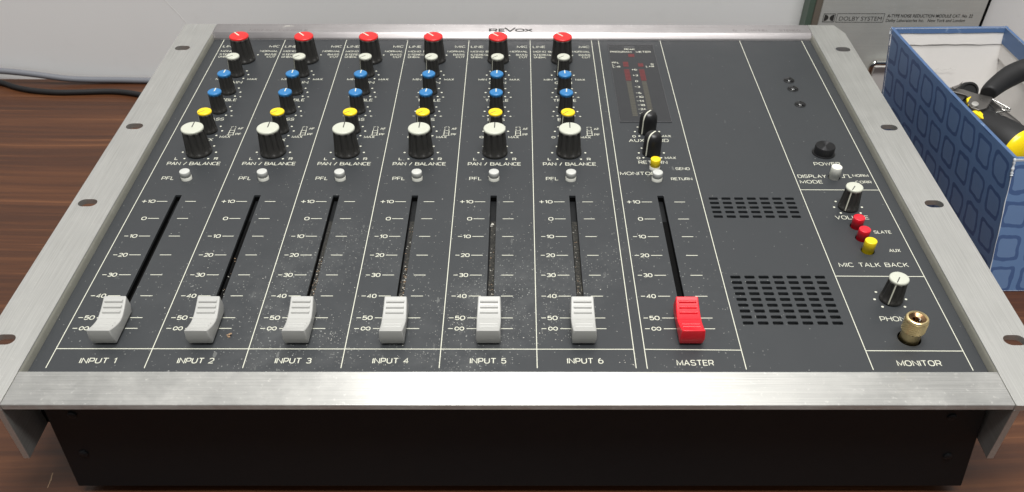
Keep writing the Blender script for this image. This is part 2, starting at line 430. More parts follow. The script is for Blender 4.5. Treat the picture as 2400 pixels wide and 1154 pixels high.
# ------------------------------------------------------------------ the setting
TZ = -72.0
mb = MB(); mb.add([(-1500, -900, TZ), (1700, -900, TZ), (1700, 313, TZ), (-1500, 313, TZ), (-1500, -900, TZ-25), (1700, -900, TZ-25), (1700, 313, TZ-25), (-1500, 313, TZ-25)],
                  [(0, 1, 2, 3), (7, 6, 5, 4), (0, 4, 5, 1)])
tab = mb.build('table', 'wood', smooth=0, kind='structure'); tab['label'] = 'brown walnut veneer table top under the mixing desk'
mb = MB(); mb.box(-1500, 1700, 313, 340, TZ-300, 900)
wl = mb.build('wall', 'wall', smooth=0, kind='structure'); wl['label'] = 'white wall standing behind the table'
# hairline crease in the wall
mb = MB(); mb.tube([(-74, 312.95, 4), (-68, 312.95, -6), (-60, 312.95, -17), (-55, 312.95, -26)], .1, 6)
mb.build('crease', 'lining', wl)

# ------------------------------------------------------------------ the mixing desk
desk = empty('mixing_console', (0, 0, 0), 'six channel audio mixing desk with charcoal panel, coloured knobs and an aluminium frame', 'mixing desk')
X0, X1, Y0, Y1 = -10.0, 416.5, -95.8, 231.6
OFF = -.38
SX = [c*43.0 for c in range(6)]
KX = [x+21.5+OFF for x in SX]
knobY = dict(red=201.0, gain=180.0, treble=156.5, bass=132.7, aux=109.0, pan=85.2)

# front panel: a plate with real openings cut through it
def plate(name, outer, holes, thick, mat, parent):
    cu = bpy.data.curves.new(name, 'CURVE'); cu.dimensions = '2D'; cu.fill_mode = 'BOTH'
    for pts in [outer]+holes:
        sp = cu.splines.new('POLY'); sp.points.add(len(pts)-1); sp.use_cyclic_u = True
        for i, p in enumerate(pts): sp.points[i].co = (p[0]*S, p[1]*S, 0, 1)
    cu.extrude = thick/2*S
    tmp = bpy.data.objects.new(name, cu); COL.objects.link(tmp)
    me = bpy.data.meshes.new_from_object(tmp.evaluated_get(bpy.context.evaluated_depsgraph_get()))
    bpy.data.objects.remove(tmp); me.name = name
    me.materials.clear(); me.materials.append(M[mat])
    o = bpy.data.objects.new(name, me); COL.objects.link(o); o.parent = parent
    return o
def rect(x0, x1, y0, y1, c=.35):
    return [(x0+c, y0), (x1-c, y0), (x1, y0+c), (x1, y1-c), (x1-c, y1), (x0+c, y1), (x0, y1-c), (x0, y0+c)]
def circ(x, y, r, n=28): return [(x+r*math.cos(2*PI*i/n), y+r*math.sin(2*PI*i/n)) for i in range(n)]
def stadium(x, y, w_, h_, n=10):
    r = h_/2; d = w_/2-r
    return [(x+d+r*math.cos(a), y+r*math.sin(a)) for a in [(-PI/2+PI*i/n) for i in range(n+1)]]+[(x-d+r*math.cos(a), y+r*math.sin(a)) for a in [(PI/2+PI*i/n) for i in range(n+1)]]
holes = []
slotX = [x+21.25 for x in SX]+[284.45]
for x in slotX: holes.append(rect(x-1.75, x+1.75, -71, 41.9, .2))
for r in range(5):
    for c in range(7): holes.append(rect(310.6+c*6.92, 315.5+c*6.92, 38.2-r*4.14, 40.4-r*4.14))
for r in range(9):
    for c in range(7): holes.append(rect(310.7+c*6.92, 315.65+c*6.92, -28.3-r*4.13, -26.1-r*4.13))
buttons = [(x, 58.2, 'pfl', i) for i, x in enumerate(KX)]
for x in KX: holes.append(circ(x, 58.2, 3.25))
holes += [circ(284.4, 57.9, 3.25), circ(284.4, 69.3, 3.25), circ(384.4, 60.2, 3.35), circ(384.2, 14.2, 3.45), circ(384.2, 4.0, 3.45), circ(384.2, -6.3, 3.45), circ(384.6, -70.3, 5.3), circ(384.9, 85.4, 6.7)]
panel = plate('front_panel', [(X0+.02, Y0+.02), (X1-.02, Y0+.02), (X1-.02, Y1-.02), (X0+.02, Y1-.02)], holes, 1.3, 'panel', desk)
panel.location.z = -.65*S
# things printed on / fixed to the panel hang under it: local z of its top face is +1
def P(mb, name, mat, **k):
    o = mb.build(name, mat, panel, **k); o.location.z += .65*S; return o
# shaft chambers behind the openings
mb = MB()
for x in slotX:
    mb.box(x-2.4, x-1.8, -82, 43.5, -10, -1.34); mb.box(x+1.8, x+2.4, -82, 43.5, -10, -1.34); mb.box(x-1.8, x+1.8, 42.0, 43.5, -10, -1.34)
mb.box(X0+1, X1-1, Y0+1, Y1-1, -30, -18)
mb.build('inner_chassis', 'void', desk, smooth=0)
for i, x in enumerate(slotX):
    mb = MB(); mb.box(x-1.1, x+1.75, -82, 22, -4.6, -3.0); mb.box(x-1.75, x+1.75, -82, 42, -9.6, -8.0)
    mb.build('fader_track', 'dust_track' if 1 < i < 6 else 'void', desk, smooth=0)

# ---- printed lines
def line(x0, y0, x1, y1, wd=.38, z=.02):
    mb = MB(); mb.ribbon([(x0, y0), (x1, y1)], wd, z); return P(mb, 'printed_line', 'print', smooth=0)
for c in range(7): line(c*43.0+(.45 if c == 6 else 0), -89.4, c*43.0+(.1 if c == 6 else 0), 231.4)
line(263.3, -89.7, 263.0, 231.4); line(306.7, -90.2, 306.5, 231.4); line(362.4, -90.3, 362.6, 231.4); line(406.1, -90.7, 406.4, 231.4)
line(.25, -77.4, 258.2, -77.6, .45, .03); line(263.5, -77.6, 306.5, -78.1, .45, .03)
line(362.6, 47.8, 406.0, 47.6, .45, .03); line(362.6, -26.4, 405.9, -26.7, .45, .03); line(362.6, -78.4, 405.9, -78.6, .45, .03)
def legend(s, x0, x1, y, h, wd=.35, z=.03, mat='print', gap=.40, parent=None, name='legend'):
    mb = letters(MB(), s, x0, x1, y, h, wd, z, gap)
    return P(mb, name, mat, smooth=0) if parent is None else mb.build(name, mat, parent, smooth=0)
def dots(x, y, R, angs, r=.62, name='dial_dots'):
    mb = MB()
    for a in angs:
        a = math.radians(a); mb.add([(x+R*math.cos(a)+r*math.cos(t), y+R*math.sin(a)+r*math.sin(t), .03) for t in [2*PI*i/14 for i in range(14)]], [tuple(range(14))])
    return P(mb, name, 'print', smooth=0)
RING = [225, 180, 135, 90, 45, 0, -45]
def fader_scale(xo, tl, tr, num):
    mb = MB(); ys = [36, 20.5, 5.2, -10.3, -25.9, -41.5, -56.9, -64.15]
    for i, (y, s) in enumerate(zip(ys, ['+10', '0', '-10', '-20', '-30', '-40', '-50', '~'])):
        mb.ribbon([(xo+tl[0], y), (xo+tl[1], y)], .42, .03); mb.ribbon([(xo+tr[0], y), (xo+tr[1], y)], .42, .03)
        a, b = {0: (3.1, 10.3), 1: (7.6, 10.3), 2: (3.5, 10.2), 3: (3.0, 10.2), 4: (2.9, 10.1), 5: (2.8, 10.0), 6: (2.5, 10.0), 7: (5.4, 9.9)}[i]
        a += num; b += num; h = 2.9
        if s[0] == '-':
            mb.ribbon([(xo+a, y), (xo+a+2.1, y)], .42, .03); letters(mb, s[1:], xo+a+2.7, xo+b, y-h/2, h, .42)
        elif s == '+10':
            mb.ribbon([(xo+a, y), (xo+a+2.5, y)], .42, .03); mb.ribbon([(xo+a+1.25, y-1.25), (xo+a+1.25, y+1.25)], .42, .036); letters(mb, '10', xo+a+3.0, xo+b, y-h/2, h, .42)
        elif s == '~':
            mb.ribbon([(xo+num+2.4, y), (xo+num+4.6, y)], .42, .03); letters(mb, '~', xo+a, xo+b, y-h/2, h, .42)
        else: letters(mb, s, xo+a, xo+b, y-h/2, h, .42)
    return P(mb, 'fader_scale', 'print', smooth=0)
for c in range(6):
    x = SX[c]; k = KX[c]
    legend('LINE', x+1.8, x+10.4, 219.6, 3.2); legend('MIC', x+33.8, x+41.2, 219.7, 3.2)
    legend('MONO BAL', x+1.9, x+18, 212.7, 2.5, .29); legend('NORMAL', x+28.9, x+41.2, 212.8, 2.5, .29)
    legend('STEREO', x+2.1, x+13.4, 207.8, 2.5, .29); legend('BASS', x+33.2, x+41.0, 207.9, 2.5, .29)
    legend('UNBAL', x+2.4, x+10.9, 204.3, 2.5, .29); legend('CUT', x+35.2, x+41.0, 204.4, 2.5, .29)
    dots(x+21.1, 201, 10.6, [45, 70, 110, 135])
    legend('MIN', x+8.5, x+14, 172.6, 2.5, .3); legend('MAX', x+29.1, x+35.5, 172.6, 2.5, .3)
    legend('GAIN', k-5.6, k+5.6, 168.0, 3.2); dots(k, 180, 7.3, RING)
    for nm, hw in (('treble', 7.4), ('bass', 5.2)):
        y = knobY[nm]; dots(k, y, 7.4, RING)
        legend('-', k-8.9, k-7.2, y-6.9, 2.0, .36); legend('+', k+7.8, k+9.7, y-6.9, 1.8, .36)
        legend(nm.upper(), k-hw, k+hw, y-11.6, 3.2)
    dots(k, 109, 7.4, RING); legend('0', k-9.6, k-7.2, 101.2, 2.3, .38); legend('MAX', x+28.7, x+35.0, 101.1, 2.5, .3); legend('AUX', k-4.4, k+4.4, 97.4, 3.2)
    legend('AF', x+37.3, x+40.7, 110.6, 2.4, .29); legend('PF', x+37.3, x+40.7, 104.1, 2.4, .29)
    mb = MB()
    mb.ribbon([(x+32.2, 104.3), (x+36.6, 104.3)], .35, .03); mb.ribbon([(x+33.1, 104.4), (x+33.1, 109.6), (x+36.0, 109.6), (x+36.0, 104.4)], .35, .036)
    mb.ribbon([(x+33.1, 106.9), (x+36.0, 106.9)], .3, .03)
    for q in ((33.3, 110.4, 33.3, 111.9), (33.3, 112.8, 33.3, 114), (35.8, 110.4, 35.8, 111.9), (35.8, 112.8, 35.8, 114), (33.6, 114, 34.4, 114), (34.9, 114, 35.6, 114)):
        mb.ribbon([(x+q[0], q[1]), (x+q[2], q[3])], .3, .03)
    P(mb, 'push_switch_symbol', 'print', smooth=0)
    dots(k, 85.2, 9.66, RING); legend('L', k-12.4, k-10.4, 77.1, 2.6, .4); legend('R', k+10.2, k+12.4, 77.1, 2.6, .4)
    legend('PAN / BALANCE', k-15.3, k+15.2, 71.6, 3.3, .4, gap=.3)
    legend('PFL', x+7.2, x+14.2, 56.7, 3.2)
    fader_scale(x, (11.0, 16.8), (26.4, 32.2), 0)
    legend('INPUT %d' % (c+1), x+13.3, x+29.4, -86.6, 3.4, .42)
# master strip
fader_scale(263.2, (10.4, 16.1), (28.1, 34.0), -.7)
legend('AUX SEND', 272.4, 296.1, 97.2, 3.3); dots(284.3, 109, 7.3, RING); legend('0', 274.9, 277.0, 102.3, 2.3, .38); legend('MAX', 291.7, 298.1, 102.6, 2.5, .3)
legend('RETURN', 275.8, 292.4, 73.6, 3.2); dots(284.3, 85.2, 7.3, RING); legend('0', 275.2, 277.3, 78.6, 2.3, .38); legend('MAX', 291.5, 298.0, 78.7, 2.5, .3)
legend('MONITOR', 263.6+.6, 284.5, 62.1, 3.2); legend('SEND', 296.2, 304.3, 67.3, 2.6, .31); legend('RETURN', 292.4, 304.3, 57.0, 2.6, .31)
legend('MASTER', 276.6, 293.0, -87.8, 3.5, .42)
# monitor section
legend('POWER', 376.4, 391.6, 72.2, 3.3); legend('DISPLAY', 364.2, 380.3, 59.5, 3.2); legend('MODE', 364.2, 376.9, 54.0, 3.2)
mb = MB(); mb.ribbon([(388.8, 59.9), (390.4, 59.9), (390.4, 62.6), (393.1, 62.6), (393.1, 59.9), (394.4, 59.9)], .36, .03); mb.ribbon([(390.4, 54.3), (394.4, 54.3)], .36, .03); P(mb, 'push_switch_symbol', 'print', smooth=0)
legend('NORM', 395.3, 404.3, 60.6, 2.5, .3); legend('CORR', 395.3, 404.2, 54.1, 2.5, .3)
legend('VOLUME', 375.2, 393.0, 20.4, 3.3); dots(384.5, 31.4, 7.5, [225, 180, 135, 45, 0, -45])
legend('SLATE', 391.9, 401.0, 8.0, 2.6, .31); legend('AUX', 395.1, 400.9, -7.4, 2.6, .31)
legend('MIC', 366.5, 373.9, -19.3, 3.3); legend('TALK', 376.4, 387.1, -19.3, 3.3); legend('BACK', 389.5, 401.2, -19.3, 3.3)
dots(384.2, -43.6, 7.5, [225, 180, 135, 45, 0, -45]); legend('PHONES', 375.2, 393.0, -59.0, 3.3)
legend('MONITOR', 374.0, 393.6, -88.0, 3.5, .42)

# ---- peak meter
mb = MB(); mb.box(269.3, 300.4, 120.2, 224.0, .02, .35)
meter = mb.build('peak_meter', 'meter', desk, smooth=0, bevel=.12)
mb = MB()
for a in ((269.0, 300.7, 224.05, 224.5), (269.0, 300.7, 119.7, 120.15)): mb.box(a[0], a[1], a[2], a[3], .01, .42)
for a in ((268.95, 269.25), (300.45, 300.75)): mb.box(a[0], a[1], 119.7, 224.5, .012, .3)
mb.build('meter_bezel', 'meter_edge', meter, smooth=0)
Z = .38
def mleg(s, x0, x1, y, h, wd=.3): return legend(s, x0, x1, y, h, wd, Z, 'print', .34, meter)
mleg('PEAK', 280.0, 287.3, 215.9, 2.5); mleg('PROGRAM', 270.0, 284.6, 212.1, 2.4); mleg('METER', 287.7, 297.8, 212.1, 2.4)
mleg('PFL', 269.9, 274.9, 196.2, 2.2); mleg('L', 270.0, 271.6, 193.0, 2.0); mleg('L-R', 270.1, 275.1, 190.2, 2.2); mleg('R', 296.0, 297.9, 194.0, 2.2); mleg('L+R', 292.4, 297.8, 190.8, 2.2)
for s, y, a, b in (('+6', 187.3, 282.2, 285.9), ('+3', 179.3, 282.2, 285.8), ('0', 171.4, 283.2, 285.0), ('-3', 163.7, 282.0, 285.6), ('-6', 155.7, 282.0, 285.6), ('-10', 150.6, 281.6, 286.4), ('-14', 145.4, 281.6, 286.4), ('-18', 140.2, 281.6, 286.4), ('-24', 135.1, 281.6, 286.4), ('-30', 130.1, 281.6, 286.4)):
    mleg(s, a, b, y-1.15, 2.3)
def seg(x0, x1, y0, y1, mat):
    mb = MB(); mb.box(x0, x1, y0, y1, Z-.01, Z+.02); return mb.build('led_segment', mat, meter, smooth=0)
for x0, x1 in ((277.2, 280.8), (287.2, 290.8)):
    for k in range(8): seg(x0, x1, 172.2+k*1.98, 173.9+k*1.98, 'led_red')
    for k in range(22): seg(x0+.2, x1-.2, 126.6+k*2.04, 128.3+k*2.04, 'led_olive')
seg(277.3, 280.9, 191.6, 194.8, 'led_red'); seg(277.3, 280.9, 195.1, 198.6, 'led_red'); seg(287.3, 290.8, 191.6, 196.4, 'led_red')
seg(281.9, 286.1, 205.8, 210.2, 'led_red')
mb = MB(); mb.box(280.2, 287.2, 219.6, 221.4, Z-.01, Z+.02); mb.build('meter_caption_strip', 'meter_edge', meter, smooth=0)

# ---- rotary knobs
def knob(kind, r_top, r_base, h, capmat, ptr_cap, ptr_side, deg, label, loc):
    mb = MB(); fl = r_top*.13
    prof = [(r_base-.25, .35), (r_base, .6), (r_base, 1.5), (r_base-.12, 1.9, fl*.35), (r_base-.25, 2.5, fl*1.1)]
    z1 = h-1.9; rb = r_base-.25
    for j in range(1, 5): t = j/4; prof.append((rb+(r_top-rb)*t, 2.5+(z1-2.5)*t, fl*1.25))
    o = None
    mb.lathe(prof, n=72, lobes=10)
    mb.lathe([(r_base-.9, .02), (r_base-.9, .4)], n=40)
    o = mb.build('rotary_knob', 'knob', desk, smooth=38, loc=loc, label=label)
    cm = MB()
    cm.lathe([(r_top-.06, z1-.35, fl*1.1), (r_top+.05, z1+.55, fl*.9), (r_top+.12, z1+.8)], n=72, lobes=10, cap=False)
    cm.build('cap_skirt', 'clear_skirt' if capmat != 'cap_blue' else 'cap_blue', o, smooth=40)
    cm = MB(); rr = r_top+.12
    cm.lathe([(rr, z1+.8), (rr+.03, h-.75), (rr-.1, h-.3), (rr-.45, h-.05), (rr-1.0, h), (.01, h)], n=64)
    cm.build('cap', capmat, o, smooth=50)
    pm = MB(); a = math.radians(deg); d = Vector((math.cos(a), math.sin(a))); n_ = Vector((-d.y, d.x)); hw = (.30 if r_top > 5 else .24) if ptr_cap != 'print' else (.42 if r_top > 5 else .34)
    p0 = d*(-.2); p1 = d*(rr-.35)
    pm.add([(p0.x+n_.x*hw, p0.y+n_.y*hw, h+.03), (p0.x-n_.x*hw, p0.y-n_.y*hw, h+.03), (p1.x-n_.x*hw, p1.y-n_.y*hw, h+.02), (p1.x+n_.x*hw, p1.y+n_.y*hw, h+.02)], [(0, 1, 2, 3)])
    pm.build('pointer_line', ptr_cap, o, smooth=0)
    if ptr_side:
        pm = MB(); q = []
        for r_, z_ in ((r_base+.06, 1.0), (r_base+.02, 2.2), (r_top+.06, z1), (rr+.08, z1+.85)):
            for s_ in (-1, 1): q.append((d.x*r_+n_.x*s_*.3, d.y*r_+n_.y*s_*.3, z_))
        pm.add(q, [(0, 2, 3, 1), (2, 4, 5, 3), (4, 6, 7, 5)]); pm.build('side_pointer_line', 'print', o, smooth=0)
    return o
specs = [('red', 6.2, 7.4, 17.2, 'cap_red', 'print', False, 132, 'large knob with red cap'),
         ('gain', 4.05, 4.75, 13.4, 'cap_white', 'ink', True, 222, 'small knob with ivory cap'),
         ('treble', 4.05, 4.75, 13.4, 'cap_blue', 'print', False, 88, 'upper small knob with blue cap'),
         ('bass', 4.05, 4.75, 13.4, 'cap_blue', 'print', False, 88, 'lower small knob with blue cap'),
         ('aux', 4.05, 4.75, 13.4, 'cap_yellow', 'ink', True, 222, 'small knob with yellow cap'),
         ('pan', 6.2, 7.4, 16.4, 'cap_white', 'ink', False, 90, 'large knob with ivory cap')]
for nm, rt, rb, h, cmt, pc, ps, deg, lab in specs:
    proto = None
    for c in range(6):
        lb = '%s on strip INPUT %d' % (lab, c+1); jit = random.uniform(-4, 4) if nm != 'pan' else random.uniform(-1.5, 1.5)
        if proto is None: proto = knob(nm, rt, rb, h, cmt, pc, ps, deg, lb, (KX[c], knobY[nm], 0)); o = proto
        else: o = copy_tree(proto, desk, (KX[c], knobY[nm], 0), lb)
        o.rotation_euler.z = math.radians(jit)
knob('vol', 4.35, 5.5, 13.4, 'cap_white', 'ink', True, 236, 'small knob with ivory cap above VOLUME', (384.5, 31.4, 0))
knob('ph', 4.45, 5.5, 13.6, 'cap_white', 'ink', True, 238, 'small knob with ivory cap above PHONES', (384.4, -43.6, 0))
# black domed knobs
def domed(y, label):
    R_, h = 5.3, 13.6; mb = MB()
    prof = [(R_-.2, .3), (R_+.1, .5), (R_+.1, 1.2), (R_, 2.0), (R_-.1, 8.0)]
    prof += [((R_-.1)*math.cos(t)**.62, 8.0+(h-8.0)*math.sin(t)**.92) for t in [PI/2*i/9 for i in range(1, 9)]]+[(.01, h)]
    mb.lathe(prof, n=56)
    o = mb.build('domed_knob', 'gloss_black', desk, smooth=60, loc=(284.3, y, 0), label=label)
    a = math.radians(228); d = Vector((math.cos(a), math.sin(a), 0)); n_ = Vector((-d.y, d.x, 0)); q = []
    pr = [(r, z) for r, z in [(p[0], p[1]) for p in prof[1:]] if r > .2]+[(-.4, h), (-1.6, h-.1)]
    for r, z in pr:
        up = .1
        for s_ in (-1, 1):
            pt = d*(r+up*(0 if r < 1 else 1))+n_*(s_*.4); q.append((pt.x, pt.y, z+(up if z > 8 else 0)))
    pm = MB(); pm.add(q, [(2*i, 2*i+2, 2*i+3, 2*i+1) for i in range(len(pr)-1)]); pm.build('pointer_line', 'print', o, smooth=60)
domed(109.0, 'black domed knob above AUX SEND'); domed(85.2, 'black domed knob above RETURN')

# ---- push buttons
def pushbtn(x, y, top, collar, label, r=2.85, h=4.9):
    mb = MB(); mb.lathe([(r-.1, -2), (r-.1, 2.0), (r, 2.1), (r, h-.35), (r-.1, h-.12), (r-.35, h), (.01, h-.02)], n=40)
    o = mb.build('push_button', top, desk, smooth=50, loc=(x, y, 0), label=label)
    if collar:
        mb = MB(); mb.lathe([(r+.12, -1.5), (r+.12, 1.35), (r-.02, 1.6), (r-.3, 1.6)], n=40); mb.build('button_collar', collar, o, smooth=50)
    return o
for c in range(6): pushbtn(KX[c], 58.2, 'button_grey', 'button_white', 'pale grey push button beside PFL on strip INPUT %d' % (c+1))
pushbtn(284.4, 69.3, 'button_yellow', 'button_white', 'yellow push button beside SEND', h=6.2)
pushbtn(284.4, 57.9, 'button_grey', 'button_white', 'pale grey push button beside RETURN')
pushbtn(384.4, 60.2, 'button_white', None, 'white push button beside DISPLAY MODE', 2.95, 7.0)
pushbtn(384.2, 14.2, 'button_red', None, 'upper red push button under VOLUME', 3.0, 6.0)
pushbtn(384.2, 4.0, 'button_red', None, 'lower red push button beside SLATE', 3.0, 6.0)
pushbtn(384.2, -6.3, 'button_yellow', None, 'yellow push button beside AUX', 3.0, 6.6)
mb = MB(); mb.lathe([(6.5, .0), (6.6, .5), (6.3, .9), (6.0, .9)], n=48)
pb = mb.build('power_button', 'gloss_black', desk, smooth=50, loc=(384.9, 85.4, -.3), label='round black spun metal power button')
mb = MB(); mb.lathe([(5.75, .6), (5.75, 4.6), (5.4, 5.2)], n=48, cap=False); mb.build('button_side', 'gloss_black', pb, smooth=50)
mb = MB(); mb.lathe([(5.42, 5.18), (2.7, 5.27), (.05, 5.3)], n=64); mb.build('button_face', 'spun', pb, smooth=50)
for y in (173.2, 161.8, 141.7):
    mb = MB(); mb.lathe([(3.55, .0), (3.5, .35), (3.1, .55), (2.9, .3)], n=36)
    o = mb.build('indicator_lamp', 'gloss_black', desk, smooth=50, loc=(384.4, y, .02))
    mb = MB(); mb.lathe([(2.95*math.cos(t), .3+1.5*math.sin(t)) for t in [PI/2*i/7 for i in range(8)]], n=32); mb.build('lens', 'led_black', o, smooth=60)

# ---- fader caps
def fader(x, mat, label, dy=0):
    mb = MB(); yc = -64.2; N = 18; half = 11.7
    top = []; mid = []; bot = []
    for j in range(N+1):
        t = -1+2*j/N; y = yc-half*t*.985
        z = 6.1+3.75*abs(t)**1.55
        wt = 5.5-.38*abs(t)**1.2
        top.append((y, z, wt)); mid.append((yc-half*t*1.01, 4.6, 5.55)); bot.append((yc-half*t*.90, .75, 5.2))
    vs = []
    for row in (top, mid, bot):
        for s_ in (-1, 1):
            for (y, z, w_) in row: vs.append((s_*w_, y-yc, z))
    n = N+1; f = []
    for lv in (0, 1):
        L0 = lv*2*n; L1 = (lv+1)*2*n
        for j in range(N):
            f.append((L0+j, L0+j+1, L1+j+1, L1+j)); f.append((L0+n+j+1, L0+n+j, L1+n+j, L1+n+j+1))
        f.append((L0, L1, L1+n, L0+n)); f.append((L0+n+N, L1+n+N, L1+N, L0+N))
    for j in range(N): f.append((j, n+j, n+j+1, j+1)); f.append((4*n+j+1, 5*n+j+1, 5*n+j, 4*n+j))
    mb.add(vs, f)
    o = mb.build('fader_cap', mat, desk, smooth=28, loc=(x, yc+dy, 0), bevel=.45, bseg=3, label=label)
    # raised grip bars across the saddle
    for k, t in enumerate((-.78, -.55, -.32, .34, .56)):
        y = -half*t*.985; z = 6.1+3.75*abs(t)**1.55
        rb = MB(); rb.tube([(-4.1, 0, 0), (4.1, 0, 0)], .7, 10)
        g = rb.build('grip_bar', mat, o, smooth=50, loc=(0, y, z+(.05 if t < 0 else -.38)))
    rb = MB(); rb.box(-5.56, 5.56, -.16, .16, 6.02, 6.2); rb.build('centre_line', mat, o, smooth=0)
    st = MB(); st.box(-1.3, 1.3, -7, 7, -8.9, .9); st.build('fader_stem', 'void', o, smooth=0)
    return o
f0 = fader(slotX[0], 'fader_white', 'white fader cap on strip INPUT 1')
for c in range(1, 6): copy_tree(f0, desk, (slotX[c]+random.uniform(-.1, .1), -64.2+random.uniform(-.25, .25), 0), 'white fader cap on strip INPUT %d' % (c+1))
fader(284.45, 'fader_red', 'red fader cap on the MASTER strip')

# ---- case and frame
ZT = 4.4
mb = MB(); vs = []
for z, xa, xb in ((-4, 1.4, 409.6), (-66, -4.2, 420.2)):
    vs += [(xa, -104.5, z), (xb, -104.5, z), (xb, 240, z), (xa, 240, z)]
mb.add(vs, [(3, 2, 1, 0), (4, 5, 6, 7), (0, 1, 5, 4), (1, 2, 6, 5), (2, 3, 7, 6), (3, 0, 4, 7)])
# fix winding: outward faces
case = mb.build('case', 'black_case', desk, smooth=0, bevel=.6)
for x, z in ((12.1, -13.6), (7.5, -40.5), (397.1, -14.9), (405, -42.5)):
    s_ = MB(); s_.lathe([(2.0, 0), (2.0, .7), (1.5, 1.1), (.02, 1.15)], n=20)
    o = s_.build('case_screw', 'black_case', case, smooth=40, loc=(x, -104.4, z), rot=(PI/2, 0, 0))
for x in (25, 390):
    for y in (-85, 215):
        s_ = MB(); s_.lathe([(8, 0), (9, 6.2)], n=24); s_.build('rubber_foot', 'rubber', case, loc=(x, y, TZ))
for x0, x1 in ((-9.2, 1.0), (409.5, 418.5)):
    s_ = MB(); s_.box(x0, x1, -60, 200, -12, -2.1); s_.build('mounting_bracket', 'black_case', desk, smooth=0)
def rail(xo, sgn, label):
    """aluminium angle: slotted top leg with a hanging leg inside it. sgn -1 left, +1 right"""
    xi = -7.6 if sgn < 0 else 413.2; xe = -30.2 if sgn < 0 else 436.4
    hs = [stadium(-21.8 if sgn < 0 else 428.3, y, 10.0, 6.6) for y in (208.8, 106.2, 28.0, -76.3)]
    a, b = min(xi, xe), max(xi, xe)
    out = [(a, -115.3), (b, -115.3), (b, 246.6), (a, 246.6)]
    if sgn > 0: out = [(a, -115.3), (b, -115.3), (b, 233.5), (b-4.6, 246.6), (a, 246.6)]
    o = plate('rack_rail', out, hs, 3.0, 'alu_y', desk); o.location.z = (ZT+.25-1.5)*S; o['label'] = label
    bv = o.modifiers.new('bevel', 'BEVEL'); bv.width = .4*S; bv.segments = 2; bv.limit_method = 'ANGLE'; bv.angle_limit = math.radians(60)
    s_ = MB()
    x0, x1 = (-10.4, -7.7) if sgn < 0 else (413.3, 416.2)
    s_.add([(x0, -115.1, -1.6), (x1, -115.1, -1.6), (x1, 246, -1.6), (x0, 246, -1.6),
            (x0+sgn*1.3, -115.1, -34), (x1+sgn*1.3, -115.1, -34), (x1+sgn*1.3, 246, -34), (x0+sgn*1.3, 246, -34)],
           [(0, 1, 2, 3), (7, 6, 5, 4), (0, 4, 5, 1), (1, 5, 6, 2), (2, 6, 7, 3), (3, 7, 4, 0)])
    lg = s_.build('hanging_leg', 'alu_y', o, smooth=0, bevel=.3); lg.location.z = -(ZT+.25-3.0)*S+.0015
    return o
rail(0, -1, 'left brushed aluminium rail with four slots'); rail(0, 1, 'right brushed aluminium rail with four slots')
# rails' inner walls beside the panel are the rail plates themselves (3 mm) plus a lip down to the panel
for xa, sg in ((-7.62, 1), (413.22, -1)):
    s_ = MB(); xs = (xa-sg*.3, xa, xa+sg*.35, xa+sg*.75, xa+sg*.75); zs = (ZT+.1, ZT-.15, 2.4, .4, .03); vs = []
    for y in (-95.6, 231.6): vs += [(x, y, z) for x, z in zip(xs, zs)]
    s_.add(vs, [(i, i+1, 6+i, 5+i) for i in range(4)]); s_.build('rail_lip', 'lip', desk, smooth=50)
s_ = MB(); s_.box(-7.5, 413.1, -114.8, -95.7, ZT-3.1, ZT)
s_.build('front_strip', 'alu_x', desk, smooth=0, bevel=.35, label='front aluminium strip, scuffed, with bright lamp reflection')
# rear strip with a rounded front lip
s_ = MB(); pr = [(247.0, ZT), (234.9, ZT), (234.4, ZT-.1), (234.1, ZT-.35), (232.0, ZT-2.9), (231.75, ZT-3.4), (231.7, ZT-3.8), (231.7, .02), (247.0, .02)]
vs = [(-7.5, y, z) for y, z in pr]+[(413.1, y, z) for y, z in pr]; n = len(pr)
s_.add(vs, [(i, (i+1) % n, n+(i+1) % n, n+i) for i in range(n)]+[tuple(reversed(range(n))), tuple(range(n, 2*n))])
back = s_.build('rear_strip', 'alu_x_clean', desk, smooth=35)
mb = MB()
letters(mb, 'R', 186.0, 192.0, 235.2, 5.2, 1.25, ZT+.03); letters(mb, 'E', 192.7, 197.6, 235.2, 5.2, 1.25, ZT+.03)
letters(mb, 'V', 196.6, 205.2, 235.2, 7.2, 1.3, ZT+.045); letters(mb, 'OX', 204.4, 217.0, 235.2, 5.2, 1.25, ZT+.03, .2)
mb.build('maker_name', 'ink', back, smooth=0)
mb = MB(); letters(mb, 'MIXING', 17.5, 33.0, 235.6, 3.2, .4, ZT+.03); letters(mb, 'CONSOLE', 38.0, 58.5, 235.6, 3.2, .4, ZT+.03); mb.build('engraved_lettering', 'ink_faint', back, smooth=0)
mb = MB(); letters(mb, '6', 358.2, 361.0, 236.8, 3.2, .4, ZT+.03); letters(mb, 'CHANNEL', 367.0, 383.5, 236.8, 3.2, .4, ZT+.03); letters(mb, 'STEREO', 391.0, 406.0, 236.8, 3.2, .4, ZT+.03); mb.build('engraved_lettering', 'ink_faint', back, smooth=0)
mb = MB()
for i in range(5): x = 40+i*1.3; mb.ribbon([(x, 241.5+i*.6), (x+1.6, 243.5+random.random()*1.5), (x+2.2, 243+random.random())], .35, ZT+.02+i*.004)
mb.build('paint_scrape', 'dust', back, smooth=0)

